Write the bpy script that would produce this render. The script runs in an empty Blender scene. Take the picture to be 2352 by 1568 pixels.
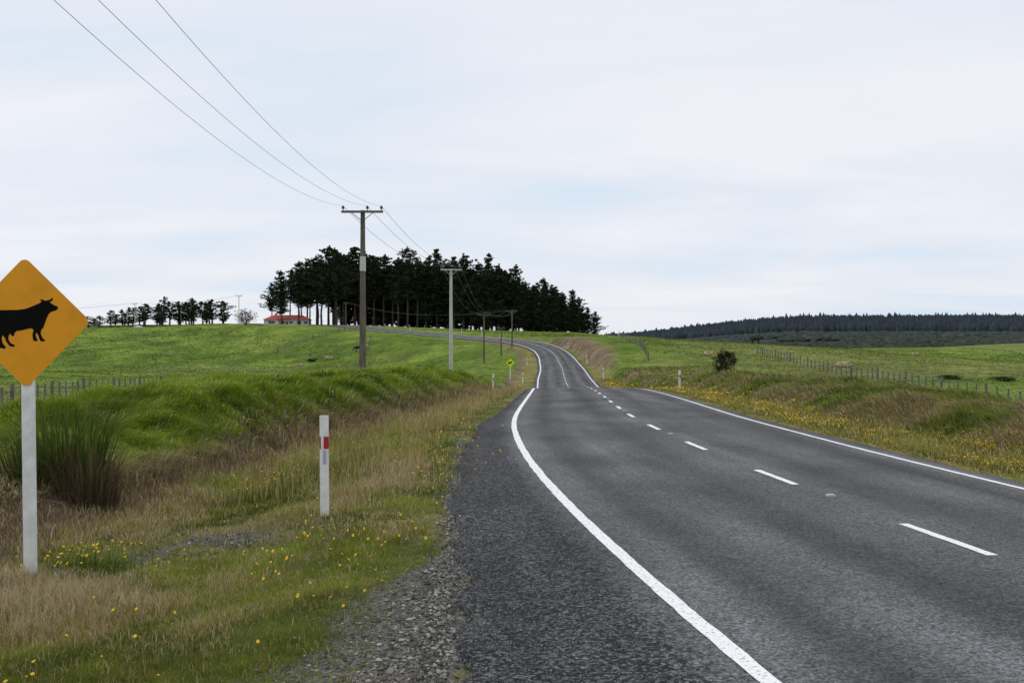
import bpy, bmesh, math, numpy as np
from mathutils import Vector, Matrix
RNG=np.random.default_rng(7)
scene=bpy.context.scene
scene.view_settings.view_transform='Standard'
scene.view_settings.look='None'
scene.view_settings.exposure=0
PI=math.pi
# ------------------------------------------------------------ helpers
def sstep(x,a,b):
    t=np.clip((x-a)/(b-a),0,1); return t*t*(3-2*t)
def vnoise(x,y,seed=0):
    xi=np.floor(x); yi=np.floor(y); fx=x-xi; fy=y-yi
    fx=fx*fx*(3-2*fx); fy=fy*fy*(3-2*fy)
    def h(a,b):
        v=np.sin(a*127.1+b*311.7+seed*74.7)*43758.5453
        return v-np.floor(v)
    return (h(xi,yi)*(1-fx)+h(xi+1,yi)*fx)*(1-fy)+(h(xi,yi+1)*(1-fx)+h(xi+1,yi+1)*fx)*fy
def fbm(x,y,sc,o=4,seed=0):
    r=0;a=.5;t=0
    x=np.asarray(x,float)/sc;y=np.asarray(y,float)/sc
    for i in range(o):
        r=r+a*vnoise(x,y,seed+i*3.1);t+=a;a*=.5
        x,y=(x*1.9+y*.62)+3.3,(y*1.9-x*.62)+7.7
    return r/t
def mixc(a,b,t):
    t=np.asarray(t)[...,None]; return np.asarray(a)*(1-t)+np.asarray(b)*t

# ------------------------------------------------------------ materials
def new_mat(name,col=(.5,.5,.5),rough=.8,spec=.3,metal=0):
    m=bpy.data.materials.new(name); m.use_nodes=True
    b=m.node_tree.nodes['Principled BSDF']
    b.inputs['Base Color'].default_value=(*col,1)
    b.inputs['Roughness'].default_value=rough
    b.inputs['Specular IOR Level'].default_value=spec
    b.inputs['Metallic'].default_value=metal
    return m
def noisy(m,c1,c2,scale=10,detail=6,bump=0.0,stretch=(1,1,1),lo=.35,hi=.65,dist=.02):
    nt=m.node_tree;N=nt.nodes;L=nt.links;b=N['Principled BSDF']
    tc=N.new('ShaderNodeTexCoord');mp=N.new('ShaderNodeMapping');mp.inputs['Scale'].default_value=stretch
    L.new(tc.outputs['Object'],mp.inputs[0])
    n=N.new('ShaderNodeTexNoise');n.inputs['Scale'].default_value=scale;n.inputs['Detail'].default_value=detail
    L.new(mp.outputs[0],n.inputs['Vector'])
    r=N.new('ShaderNodeValToRGB');r.color_ramp.elements[0].position=lo;r.color_ramp.elements[1].position=hi
    r.color_ramp.elements[0].color=(*c1,1);r.color_ramp.elements[1].color=(*c2,1)
    L.new(n.outputs['Fac'],r.inputs[0]);L.new(r.outputs[0],b.inputs['Base Color'])
    if bump:
        bp=N.new('ShaderNodeBump');bp.inputs['Strength'].default_value=bump;bp.inputs['Distance'].default_value=dist
        L.new(n.outputs['Fac'],bp.inputs['Height']);L.new(bp.outputs[0],b.inputs['Normal'])
    return m
def attr_mat(name,rough=.75,trans=.3,spec=.2):
    m=new_mat(name,rough=rough,spec=spec);nt=m.node_tree;N=nt.nodes;L=nt.links;b=N['Principled BSDF']
    a=N.new('ShaderNodeAttribute');a.attribute_name='Col'
    L.new(a.outputs['Color'],b.inputs['Base Color'])
    if trans>0:
        t=N.new('ShaderNodeBsdfTranslucent');L.new(a.outputs['Color'],t.inputs[0])
        mx=N.new('ShaderNodeMixShader');mx.inputs[0].default_value=trans
        L.new(b.outputs[0],mx.inputs[1]);L.new(t.outputs[0],mx.inputs[2])
        L.new(mx.outputs[0],N['Material Output'].inputs[0])
    return m
M_grass=attr_mat('grass_blades',.7,.4,.12)
M_stone=attr_mat('gravel_stones',.85,0)
M_petal=attr_mat('flower_petals',.6,.2)
M_needle=attr_mat('pine_foliage',.8,.12,.1)
M_far=attr_mat('distant_foliage',.95,0,.0)
M_bark=noisy(new_mat('bark'),(.035,.028,.022),(.09,.07,.055),3,4,.5,(1,1,.2))
M_white=noisy(new_mat('white_paint',rough=.5),(.66,.66,.63),(.82,.82,.80),9,5)
M_red=new_mat('red_reflective',(.42,.02,.02),.4)
M_grey=new_mat('grey_reflector',(.42,.43,.45),.4)
M_concr=noisy(new_mat('concrete_pole'),(.42,.41,.37),(.56,.55,.50),2.5,6,.2,(1,1,.3))
M_wood=noisy(new_mat('weathered_pole'),(.085,.072,.055),(.16,.14,.11),3,6,.3,(2,2,.25))
M_post=noisy(new_mat('fence_timber'),(.10,.085,.07),(.21,.18,.15),6,5,.3,(1,1,.3))
M_wire=new_mat('wire_metal',(.12,.12,.125),.5,.4,.3)
M_ins=new_mat('insulator',(.05,.045,.045),.3)
M_band=new_mat('pole_band',(.5,.51,.5),.4)

# ------------------------------------------------------------ mesh builders
def np_mesh(name,V,F,mat,cols=None,smooth=False,extra=None):
    me=bpy.data.meshes.new(name)
    V=np.asarray(V,np.float32);F=np.asarray(F,np.int32);k=F.shape[1]
    me.vertices.add(len(V));me.vertices.foreach_set('co',V.ravel())
    me.loops.add(F.size);me.loops.foreach_set('vertex_index',F.ravel())
    me.polygons.add(len(F));me.polygons.foreach_set('loop_start',np.arange(0,F.size,k,dtype=np.int32))
    me.polygons.foreach_set('use_smooth',np.full(len(F),smooth))
    if cols is not None:
        ca=me.color_attributes.new('Col','FLOAT_COLOR','POINT')
        c=np.ones((len(V),4),np.float32);c[:,:3]=cols;ca.data.foreach_set('color',c.ravel())
    if extra:
        for k2,v in extra.items():
            a=me.attributes.new(k2,'FLOAT','POINT');a.data.foreach_set('value',np.asarray(v,np.float32))
    me.update(calc_edges=True);me.validate()
    me.materials.append(mat)
    return me
def add_obj(name,me,loc=(0,0,0),rot=(0,0,0),sc=(1,1,1)):
    o=bpy.data.objects.new(name,me);scene.collection.objects.link(o)
    o.location=loc;o.rotation_euler=rot;o.scale=sc;return o
class MB:
    def __init__(s): s.v=[];s.f=[];s.m=[]
    def box(s,c,d,mi=0,R=None):
        b=len(s.v)
        for sx in(-1,1):
            for sy in(-1,1):
                for sz in(-1,1):
                    p=Vector((sx*d[0]/2,sy*d[1]/2,sz*d[2]/2))
                    if R is not None:p=R@p
                    s.v.append(tuple(p+Vector(c)))
        for f in((0,1,3,2),(4,6,7,5),(0,4,5,1),(2,3,7,6),(0,2,6,4),(1,5,7,3)):
            s.f.append(tuple(b+i for i in f));s.m.append(mi)
    def tube(s,p0,p1,r0,r1,n=8,mi=0,caps=True):
        p0=Vector(p0);p1=Vector(p1);d=(p1-p0).normalized()
        a=Vector((1,0,0)) if abs(d.x)<.9 else Vector((0,1,0))
        u=d.cross(a).normalized();w=d.cross(u);b=len(s.v)
        for p,r in((p0,r0),(p1,r1)):
            for i in range(n):
                t=2*PI*(i+.5)/n;s.v.append(tuple(p+u*math.cos(t)*r+w*math.sin(t)*r))
        for i in range(n):
            j=(i+1)%n;s.f.append((b+i,b+j,b+n+j,b+n+i));s.m.append(mi)
        if caps:
            s.f.append(tuple(b+i for i in range(n))[::-1]);s.m.append(mi)
            s.f.append(tuple(b+n+i for i in range(n)));s.m.append(mi)
    def poly(s,pts,mi=0):
        b=len(s.v);s.v+= [tuple(p) for p in pts];s.f.append(tuple(range(b,b+len(pts))));s.m.append(mi)
    def mesh(s,name,mats,tri=False,cols=None,smooth=False):
        me=bpy.data.meshes.new(name);me.from_pydata(s.v,[],s.f)
        for m in mats:me.materials.append(m)
        me.polygons.foreach_set('material_index',s.m)
        if smooth: me.polygons.foreach_set('use_smooth',[True]*len(s.f))
        if tri:
            bm=bmesh.new();bm.from_mesh(me);bmesh.ops.triangulate(bm,faces=bm.faces[:],ngon_method='EAR_CLIP');bm.to_mesh(me);bm.free()
        me.update();return me

# ------------------------------------------------------------ road path
ctrl=np.array([(9.5,-22,0),(7.6,-14,0),(6.2,-5,0),(5.35,0,0),(4.5,5.4,0),(3.96,9.3,0),(3.48,13.8,0),(3.2,18,-.02),(3.05,23,-.06),(3.08,27,-.12),(3.25,32,-.2),
(3.5,38,-.3),(3.9,48,-.5),(4.3,60,-.85),(4.75,75,-1.7),(5.35,95,-2.6),(5.97,116,-2.4),(6.9,140,-2.0),(7.4,162,-1.4),(7.6,180,-.7),
(7.0,200,.25),(4.8,219,1.1),(.2,240,1.9),(-10.7,262,2.8),(-25,285,4.1),(-41.6,310,5.6),(-54,328,6.9),(-72,342,7.2),(-100,352,6.6),(-170,366,4),(-300,380,0)],float)
def catmull(P,step):
    out=[]
    Q=np.vstack([2*P[0]-P[1],P,2*P[-1]-P[-2]])
    for i in range(1,len(Q)-2):
        p0,p1,p2,p3=Q[i-1],Q[i],Q[i+1],Q[i+2]
        t0=0;t1=np.linalg.norm(p1-p0)**.5;t2=t1+np.linalg.norm(p2-p1)**.5;t3=t2+np.linalg.norm(p3-p2)**.5
        n=max(2,int(np.linalg.norm(p2-p1)/step))
        for t in np.linspace(t1,t2,n,endpoint=False):
            a1=(t1-t)/(t1-t0)*p0+(t-t0)/(t1-t0)*p1;a2=(t2-t)/(t2-t1)*p1+(t-t1)/(t2-t1)*p2;a3=(t3-t)/(t3-t2)*p2+(t-t2)/(t3-t2)*p3
            b1=(t2-t)/(t2-t0)*a1+(t-t0)/(t2-t0)*a2;b2=(t3-t)/(t3-t1)*a2+(t-t1)/(t3-t1)*a3
            out.append((t2-t)/(t2-t1)*b1+(t-t1)/(t2-t1)*b2)
    out.append(P[-1]);return np.array(out)
PATH=catmull(ctrl,.25)
for _ in range(12):
    PATH[1:-1]=PATH[1:-1]*.5+(PATH[:-2]+PATH[2:])*.25
ARC=np.concatenate([[0],np.cumsum(np.linalg.norm(np.diff(PATH[:,:2],axis=0),axis=1))])
def path_at(t):
    return np.stack([np.interp(t,ARC,PATH[:,k]) for k in range(3)],-1)
def tan_at(t):
    d=path_at(np.asarray(t)+.4)-path_at(np.asarray(t)-.4);d=d[...,:2]
    return d/np.linalg.norm(d,axis=-1,keepdims=True)
cT=np.arange(0,ARC[-1],1.0);CP=path_at(cT)
def nearest(x,y):
    x=np.asarray(x,float).ravel();y=np.asarray(y,float).ravel()
    S=np.empty_like(x);T=np.empty_like(x)
    A=CP[:-1,:2];B=CP[1:,:2];D=B-A;LL=(D**2).sum(1)
    for i in range(0,len(x),20000):
        px=x[i:i+20000];py=y[i:i+20000]
        d2=(px[:,None]-CP[None,:,0])**2+(py[:,None]-CP[None,:,1])**2
        k=d2.argmin(1);best=None
        for kk in(np.clip(k-1,0,len(A)-1),np.clip(k,0,len(A)-1)):
            u=((px-A[kk,0])*D[kk,0]+(py-A[kk,1])*D[kk,1])/LL[kk];u=np.clip(u,0,1)
            dx=px-(A[kk,0]+u*D[kk,0]);dy=py-(A[kk,1]+u*D[kk,1]);dd=np.sqrt(dx*dx+dy*dy)
            sg=np.sign(D[kk,1]*dx-D[kk,0]*dy);sg[sg==0]=1
            t=cT[kk]+u*(cT[kk+1]-cT[kk])
            if best is None:best=[dd,dd*sg,t]
            else:
                m=dd<best[0];best=[np.where(m,dd,best[0]),np.where(m,dd*sg,best[1]),np.where(m,t,best[2])]
        S[i:i+20000]=best[1];T[i:i+20000]=best[2]
    return S,T
def shoulder(py):
    return 3.0+np.interp(py,[0,6,9,20,33,60,400],[1.8,1.7,1.45,.95,.45,.35,.35])
def cross(s,py):
    sup=sstep(py,190,225)*(1-sstep(py,315,335))
    return (1-sup)*(-.03*np.abs(s))+sup*(.06*s)
YT=np.arange(-60,4200,1.0)
def table(ys,zs,sig=7):
    z=np.interp(YT,ys,zs);k=np.exp(-.5*(np.arange(-3*sig,3*sig+1)/sig)**2);k/=k.sum()
    zp=np.pad(z,3*sig,mode='edge');z=np.convolve(zp,k,'valid')
    return lambda y:np.interp(y,YT,z)
FLt=table([-20,20,35,65,100,160,215,242,300,335,380,450,600,900,4000],[-.2,-1.0,-1.4,-2.0,-3.1,-4.5,-4.5,-3.8,3.2,7.5,8.5,7,0,-12,-12])
FRt=table([-20,20,57,110,160,200,235,280,330,370,450,600,900,4000],[-.5,-1.0,-1.9,-1.3,1.4,3.0,3.2,3.2,4.4,4.9,2,-3,-6,-6])
def ground(x,y,full=False,cell=0.0):
    shp=np.shape(x);x=np.asarray(x,float).ravel();y=np.asarray(y,float).ravel()
    s,t=nearest(x,y);P=path_at(t);py=P[:,1];rz=P[:,2];a=np.abs(s);left=s<0
    FL=FLt(y)-np.clip((-110-x)*.012,0,4)*sstep(y,200,300)
    FR=FRt(y)-(np.clip(x,20,110)-20)*np.interp(y,[40,110,200,300],[.005,.03,.065,.07])
    FR+=sstep(y,260,330)*np.clip((20-x)/100,0,1.15)*3.5*(1-sstep(y,420,560))
    FR+=6.5*np.exp(-((x-270)/110)**2-((y-470)/80)**2)
    FR+=1.0*np.exp(-((x-150)/50)**2-((y-330)/50)**2)
    ang=x/np.maximum(y,1)
    rf=.35+.65*sstep(ang,.06,.30)
    FR+=rf*sstep(ang,.02,.09)*(19*sstep(y,600,930)+18*sstep(y,1050,1450))*(1+.12*(fbm(x,y,260,3,5)-.5))
    db=np.interp(py,[0,12,18,27,44,60,400],[9.4,9.2,7.9,6.8,5.9,5.7,5.7])
    Hl=np.interp(py,[-20,0,12,16,20,27,45,60,90,130,170,220,260],[.05,.05,.12,.40,.72,.82,.80,.85,.8,.2,-.6,-.8,0])
    sh=shoulder(py)
    e=cross(s,py)
    lumpL=(fbm(x,y,1.6,3,11)-.5)*.7
    pl=-.10-.28*sstep(a,sh,db-1.0)+ (Hl+.3+lumpL)*sstep(a,db-.4,db+2.0+1.2*(fbm(x,y,2.2,2,4)-.5))
    Hr=np.interp(py,[-20,0,20,35,60,100,130,160,200,235,260,300],[.15,.2,.30,.45,.75,.85,1.3,2.3,2.5,.9,.3,.1])
    bR=np.interp(py,[0,40,110,150,400],[5.5,5.6,5.6,4.6,4.6])
    pr=-.10-.12*sstep(a,3.4,4.6)+(Hr+.1+(fbm(x,y,1.8,3,21)-.5)*.6)*sstep(a,bR,bR+2.0)
    wl=np.interp(py,[12,30,60,200,235],[9,12,16,17,42]);wl2=np.interp(py,[20,60,110],[3.2,5.5,3.5])
    fw=np.where(left,sstep(a,db+wl2,db+wl),sstep(a,9.3,np.interp(py,[100,150,250],[21,15,30])))
    zc=rz+np.where(left,pl,pr)
    z=zc*(1-fw)+np.where(left,FL,FR)*fw
    off=sstep(a,sh+.1,sh+1.5)
    z=z+off*((fbm(x,y,.55,3,31)-.5)*.10+(fbm(x,y,9,3,33)-.5)*.5*fw+(fbm(x,y,45,3,35)-.5)*1.6*fw*sstep(a,20,70)*(1-sstep(y,330,380)*.6))
    edge=np.where(left,sh,3.45)
    dep=.05+np.clip(y,0,400)*.0009
    bed=rz+e-dep
    w=sstep(a,edge-.12+cell*.8,edge+.25+cell*1.6)
    z=bed*(1-w)+z*w
    if full:return z,s,t,py,a,left,db,sh,fw,Hl,bR
    return z.reshape(shp)
def gz(x,y):return float(ground(np.array([x]),np.array([y]))[0])

# ------------------------------------------------------------ ground sheet
def axis(a,b,step,grow,maxv):
    v=list(np.arange(a,b,step));x=b;d=step
    while x<maxv:
        v.append(x);d=max(d,abs(x)*grow);x+=d
    v.append(maxv);return v
ys=np.array(axis(-14,30,.2,.012,3600))
xp=axis(0,13,.2,.022,2200);xs=np.array(sorted(set([-v for v in xp if v>0]+xp)))
X,Y=np.meshgrid(xs,ys);xf=X.ravel();yf=Y.ravel()
cell=np.where(yf>60,np.clip(yf*.004,0,1.3),0)
z,s,t,py,a,left,db,sh,fw,Hl,bR=ground(xf,yf,True,cell)
nx=len(xs);ny=len(ys);idx=np.arange(nx*ny).reshape(ny,nx)
F=np.stack([idx[:-1,:-1],idx[:-1,1:],idx[1:,1:],idx[1:,:-1]],-1).reshape(-1,4)
def field_col(x,y):
    n1=fbm(x,y,14,4,51);n3=fbm(x,y,60,3,53);n4=fbm(x,y,5,4,54)
    f=mixc((.100,.160,.016),(.180,.245,.034),sstep(n1,.3,.7))
    f=mixc(f,(.075,.115,.018),sstep(n4,.46,.72)*.7)
    return mixc(f,(.20,.205,.06),sstep(n3,.48,.70)*.6)
def zone_color(x,y,s,a,left,db,sh,fw,py,bR):
    n2=fbm(x,y,2.2,4,52)
    field=field_col(x,y)
    dirt=mixc((.12,.085,.055),(.26,.19,.13),n2)
    vg=mixc((.11,.135,.03),(.24,.20,.095),sstep(n2,.4,.62))
    bank=mixc((.10,.16,.017),(.17,.225,.032),n2)
    c=field
    wv=1-sstep(a,db-.6,db+.4);wb=(1-sstep(a,db+4,db+8))
    cl=mixc(c,bank,wb);cl=mixc(cl,dirt,sstep(a,db-1.2,db-.3)*(1-sstep(a,db+.5,db+1.2))*.8);cl=mixc(cl,vg,wv*(1-sstep(a,db-1.2,db-.3)))
    gold=mixc((.18,.17,.035),(.28,.23,.07),n2)
    wr=1-sstep(a,bR-.3,bR+.5)
    cr=mixc(c,mixc(bank,(.22,.17,.09),sstep(fbm(x,y,3.2,3,63),.5,.62)*.8),1-sstep(a,8.2,9.5))
    cut=sstep(py,118,150)*(1-sstep(py,215,235))
    cutc=mixc((.16,.11,.07),(.27,.21,.13),n2)
    cr=mixc(cr,cutc,cut*sstep(a,4.0,4.8)*(1-sstep(a,6.6,7.4+n2)))
    cr=mixc(cr,gold,wr*(1-cut*.6))
    c=np.where(left[:,None],cl,cr)
    c=np.where(left[:,None],mixc(c,gold,wv*sstep(py,30,60)*.8),c)
    return c
col=zone_color(xf,yf,s,a,left,db,sh,fw,py,bR)
grav=(left)*sstep(a,sh-.1,sh+.05)*(1-sstep(a-sh+.7*(fbm(xf,yf,.5,3,71)-.5),np.interp(yf,[5,7,9.5,14],[1.2,.5,.10,.02]),np.interp(yf,[5,7,9.5,14],[2.0,1.2,.4,.12])))
patch=np.exp(-((xf+3.1)/1.3)**2-((yf-10.6)/1.2)**2)*sstep(fbm(xf,yf,.6,3,72),.3,.6)
grav=np.clip(grav+patch*.9,0,1)
far=sstep(yf,545,600)*(xf>-200)
col=mixc(col,mixc((.034,.042,.030),(.065,.07,.06),fbm(xf,yf,60,3,81)),far)
clr=np.exp(-((xf-190)/95)**2-((yf-560)/14)**2);col=mixc(col,(.15,.18,.08),clr*.8)
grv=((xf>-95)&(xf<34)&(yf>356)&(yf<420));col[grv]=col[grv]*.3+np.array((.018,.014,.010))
def ground_mat():
    m=new_mat('ground_soil_grass',rough=.95,spec=.1);nt=m.node_tree;N=nt.nodes;L=nt.links;b=N['Principled BSDF']
    tc=N.new('ShaderNodeTexCoord');at=N.new('ShaderNodeAttribute');at.attribute_name='Col'
    def noise(sc,det,st=(1,1,1)):
        mp=N.new('ShaderNodeMapping');mp.inputs['Scale'].default_value=st;L.new(tc.outputs['Object'],mp.inputs[0])
        n=N.new('ShaderNodeTexNoise');n.inputs['Scale'].default_value=sc;n.inputs['Detail'].default_value=det;n.inputs['Roughness'].default_value=.65
        L.new(mp.outputs[0],n.inputs['Vector']);return n
    def mr(src,lo,hi,a,b2):
        r=N.new('ShaderNodeMapRange');r.inputs['From Min'].default_value=lo;r.inputs['From Max'].default_value=hi
        r.inputs['To Min'].default_value=a;r.inputs['To Max'].default_value=b2;L.new(src,r.inputs['Value']);return r.outputs[0]
    def mul(a1,b1):
        q=N.new('ShaderNodeMath');q.operation='MULTIPLY';L.new(a1,q.inputs[0]);L.new(b1,q.inputs[1]);return q.outputs[0]
    nA=noise(1.1,8);nB=noise(9,6);nC=noise(.16,6);nD=noise(.45,5)
    f=mul(mul(mr(nA.outputs['Fac'],.3,.7,.52,1.48),mr(nB.outputs['Fac'],.3,.7,.65,1.35)),mul(mr(nC.outputs['Fac'],.3,.7,.74,1.26),mr(nD.outputs['Fac'],.35,.65,.72,1.2)))
    mx=N.new('ShaderNodeMix');mx.data_type='RGBA';mx.blend_type='MULTIPLY';mx.inputs[0].default_value=1
    cm=N.new('ShaderNodeCombineColor');
    for i in range(3):L.new(f,cm.inputs[i])
    L.new(at.outputs['Color'],mx.inputs[6]);L.new(cm.outputs[0],mx.inputs[7])
    vo=N.new('ShaderNodeTexVoronoi');vo.inputs['Scale'].default_value=45;L.new(tc.outputs['Object'],vo.inputs['Vector'])
    rg=N.new('ShaderNodeValToRGB');rg.color_ramp.elements[0].color=(.05,.047,.042,1);rg.color_ramp.elements[1].color=(.24,.225,.20,1)
    sp=N.new('ShaderNodeSeparateColor');L.new(vo.outputs['Color'],sp.inputs[0]);L.new(sp.outputs[0],rg.inputs[0])
    ga=N.new('ShaderNodeAttribute');ga.attribute_name='gravel'
    ng=noise(5,5);gm=N.new('ShaderNodeMath');gm.operation='MULTIPLY_ADD';L.new(ng.outputs['Fac'],gm.inputs[0]);gm.inputs[1].default_value=1.6
    sub=N.new('ShaderNodeMath');sub.operation='SUBTRACT';L.new(ga.outputs['Fac'],sub.inputs[0]);sub.inputs[1].default_value=.9
    L.new(sub.outputs[0],gm.inputs[2])
    gf=mr(gm.outputs[0],.25,.6,0,1)
    g2=mul(gf,mr(ga.outputs['Fac'],0,.15,0,1))
    m2=N.new('ShaderNodeMix');m2.data_type='RGBA';L.new(g2,m2.inputs[0]);L.new(mx.outputs[2],m2.inputs[6]);L.new(rg.outputs[0],m2.inputs[7])
    L.new(m2.outputs[2],b.inputs['Base Color'])
    bp=N.new('ShaderNodeBump');bp.inputs['Strength'].default_value=.7;bp.inputs['Distance'].default_value=.06;L.new(nB.outputs['Fac'],bp.inputs['Height'])
    bq=N.new('ShaderNodeBump');bq.inputs['Strength'].default_value=.9;bq.inputs['Distance'].default_value=.6;L.new(nA.outputs['Fac'],bq.inputs['Height'])
    L.new(bq.outputs[0],bp.inputs['Normal']);L.new(bp.outputs[0],b.inputs['Normal'])
    return m
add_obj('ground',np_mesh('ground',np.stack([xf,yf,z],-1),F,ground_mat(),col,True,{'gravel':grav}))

# ------------------------------------------------------------ road
def asphalt_mat():
    m=new_mat('asphalt_chipseal',rough=.85,spec=.2);nt=m.node_tree;N=nt.nodes;L=nt.links;b=N['Principled BSDF']
    tc=N.new('ShaderNodeTexCoord')
    sa=N.new('ShaderNodeAttribute');sa.attribute_name='s_off';ta=N.new('ShaderNodeAttribute');ta.attribute_name='t_arc'
    def mr(src,lo,hi,a,b2,cl=True):
        r=N.new('ShaderNodeMapRange');r.clamp=cl;r.inputs['From Min'].default_value=lo;r.inputs['From Max'].default_value=hi
        r.inputs['To Min'].default_value=a;r.inputs['To Max'].default_value=b2;L.new(src,r.inputs['Value']);return r.outputs[0]
    def mth(op,a1,b1=None,v=None):
        q=N.new('ShaderNodeMath');q.operation=op;L.new(a1,q.inputs[0])
        if b1 is not None:L.new(b1,q.inputs[1])
        elif v is not None:q.inputs[1].default_value=v
        return q.outputs[0]
    cx=N.new('ShaderNodeCombineXYZ');L.new(sa.outputs['Fac'],cx.inputs[0]);L.new(ta.outputs['Fac'],cx.inputs[1])
    def nz(vec,sc,det,st,ro=.5):
        mp=N.new('ShaderNodeMapping');mp.inputs['Scale'].default_value=st;L.new(vec,mp.inputs[0])
        n=N.new('ShaderNodeTexNoise');n.inputs['Scale'].default_value=sc;n.inputs['Detail'].default_value=det;n.inputs['Roughness'].default_value=ro;L.new(mp.outputs[0],n.inputs['Vector']);return n.outputs['Fac']
    streak=nz(cx.outputs[0],1.6,3,(1,.045,1));blot=nz(cx.outputs[0],.55,6,(1,.6,1));grain=nz(tc.outputs['Object'],55,4,(1,1,1),.7);g2=nz(tc.outputs['Object'],9,6,(1,1,1),.75)
    as_=mth('ABSOLUTE',sa.outputs['Fac']);c1=mth('ABSOLUTE',mth('SUBTRACT',as_,v=.85));c2=mth('ABSOLUTE',mth('SUBTRACT',as_,v=2.3))
    wp=mth('MINIMUM',c1,c2);wheel=mr(wp,.05,.6,.68,1.16)
    f=mth('MULTIPLY',mth('MULTIPLY',mr(streak,.3,.7,.72,1.28),mr(blot,.3,.7,.66,1.34)),wheel)
    f=mth('MULTIPLY',f,mr(grain,.35,.65,.40,1.7));f=mth('MULTIPLY',f,mr(g2,.3,.7,.80,1.20))
    vo=N.new('ShaderNodeTexVoronoi');vo.inputs['Scale'].default_value=48;L.new(tc.outputs['Object'],vo.inputs['Vector'])
    sp=N.new('ShaderNodeSeparateColor');L.new(vo.outputs['Color'],sp.inputs[0])
    shn=mth('ADD',sa.outputs['Fac'],mr(g2,.3,.7,-.16,.16));shk=mr(shn,-3.40,-3.05,1.0,0.0)
    vlo=mth('POWER',sp.outputs[0],v=2.4)
    chipS=mr(vlo,0,1,.08,1.4);chipR=mr(sp.outputs[0],0,1,.55,1.45)
    mxs=N.new('ShaderNodeMix');mxs.data_type='FLOAT';L.new(shk,mxs.inputs[0]);L.new(chipR,mxs.inputs[2]);L.new(chipS,mxs.inputs[3])
    f=mth('MULTIPLY',f,mxs.outputs[0])
    sc=mth('MULTIPLY',f,v=.088)
    cm=N.new('ShaderNodeCombineColor');L.new(mth('MULTIPLY',sc,v=1.0),cm.inputs[0]);L.new(sc,cm.inputs[1]);L.new(mth('MULTIPLY',sc,v=1.02),cm.inputs[2])
    L.new(cm.outputs[0],b.inputs['Base Color'])
    bp=N.new('ShaderNodeBump');bp.inputs['Distance'].default_value=.02;L.new(mr(shk,0,1,.5,1.0),bp.inputs['Strength']);L.new(sp.outputs[0],bp.inputs['Height'])
    L.new(bp.outputs[0],b.inputs['Normal'])
    return m
def surf(t,s):
    P=path_at(t);T=tan_at(t);nr=np.stack([T[...,1],-T[...,0]],-1)
    x=P[...,0]+nr[...,0]*s;y=P[...,1]+nr[...,1]*s
    return x,y,P[...,2]+cross(s,P[...,1])
t_of_y=lambda yy:float(np.interp(yy,PATH[:,1],ARC))
Tend=ARC[-1]-5
tr=[0.5]
while tr[-1]<Tend:
    yy=float(np.interp(tr[-1],ARC,PATH[:,1]));tr.append(tr[-1]+(.08 if yy<12 else .2 if yy<60 else .7))
tr=np.array(tr);pyr=path_at(tr)[:,1]
wl=shoulder(pyr)+((fbm(tr,tr*0,.9,3,91)-.5)*.42+(fbm(tr,tr*0+4,.22,3,94)-.5)*.24)*np.interp(pyr,[0,30,60],[1,.6,.3])
wr=3.42+(fbm(tr,tr*0+9,1.1,3,92)-.5)*.2
cols_s=np.concatenate([np.linspace(-1,0,12),np.linspace(0,1,10)[1:]])
S=np.where(cols_s[None,:]<0,cols_s[None,:]*wl[:,None],cols_s[None,:]*wr[:,None])
TT=np.repeat(tr[:,None],S.shape[1],1)
rx,ry,rzz=surf(TT,S)
e0=surf(tr,-(wl+.06));e1=surf(tr,wr+.06)
dz=.12+np.clip(pyr,0,300)*.003
RX=np.column_stack([e0[0],rx,e1[0]]);RY=np.column_stack([e0[1],ry,e1[1]]);RZ=np.column_stack([e0[2]-dz,rzz,e1[2]-dz])
SS=np.column_stack([S[:,0],S,S[:,-1]]);TS=np.column_stack([tr,TT,tr])
n,mc=RX.shape;idx=np.arange(n*mc).reshape(n,mc)
F=np.stack([idx[:-1,:-1],idx[:-1,1:],idx[1:,1:],idx[1:,:-1]],-1).reshape(-1,4)
add_obj('road',np_mesh('road',np.stack([RX,RY,RZ],-1).reshape(-1,3),F,asphalt_mat(),None,True,{'s_off':SS.ravel(),'t_arc':TS.ravel()}))
def paint_mat(name,c,dark,lo=.28,hi=.44):
    m=new_mat(name,rough=.6);noisy(m,dark,c,38,8,.3,lo=lo,hi=hi,dist=.006);return m
M_line=paint_mat('road_paint_white',(.82,.82,.80),(.22,.22,.21),.30,.46)
M_yel=paint_mat('road_paint_yellow',(.70,.42,.05),(.25,.18,.08))
def strips(name,segs,mat):
    V=[];Fc=[]
    for(sc,w,t0,t1) in segs:
        nn=max(2,int((t1-t0)/.12)+1);tt=np.linspace(t0,t1,nn)
        wv=w+(np.interp(path_at(tt)[:,1],[60,200],[0,.05]))
        wv=wv*(1+(fbm(tt,tt*0+sc,.15,2,6)-.5)*.22)
        jit=(fbm(tt,tt*0+sc,.25,2,5)-.5)*.012
        ax,ay,az=surf(tt,sc-wv/2+jit);bx,by,bz=surf(tt,sc+wv/2+jit);b0=len(V)
        for k in range(nn):
            V.append((ax[k],ay[k],az[k]+.006));V.append((bx[k],by[k],bz[k]+.006))
            if k:
                b=b0+2*k-2;Fc.append((b,b+1,b+3,b+2))
    add_obj(name,np_mesh(name,V,Fc,mat))
strips('road_edge_line',[(-3.0,.12,1,t_of_y(335))],M_line)
strips('road_edge_line',[(3.0,.10,1,t_of_y(335))],M_line)
t0=t_of_y(8.62);per=4.28;ds=[];k=-3
while t0+k*per<t_of_y(215):
    ds.append((0,.10,t0+k*per,t0+k*per+1.5));k+=1
strips('road_centre_line',ds,M_line)
ds=[];tt=t_of_y(215)
while tt<t_of_y(300):ds.append((0,.14,tt,tt+3.0));tt+=5
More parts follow.
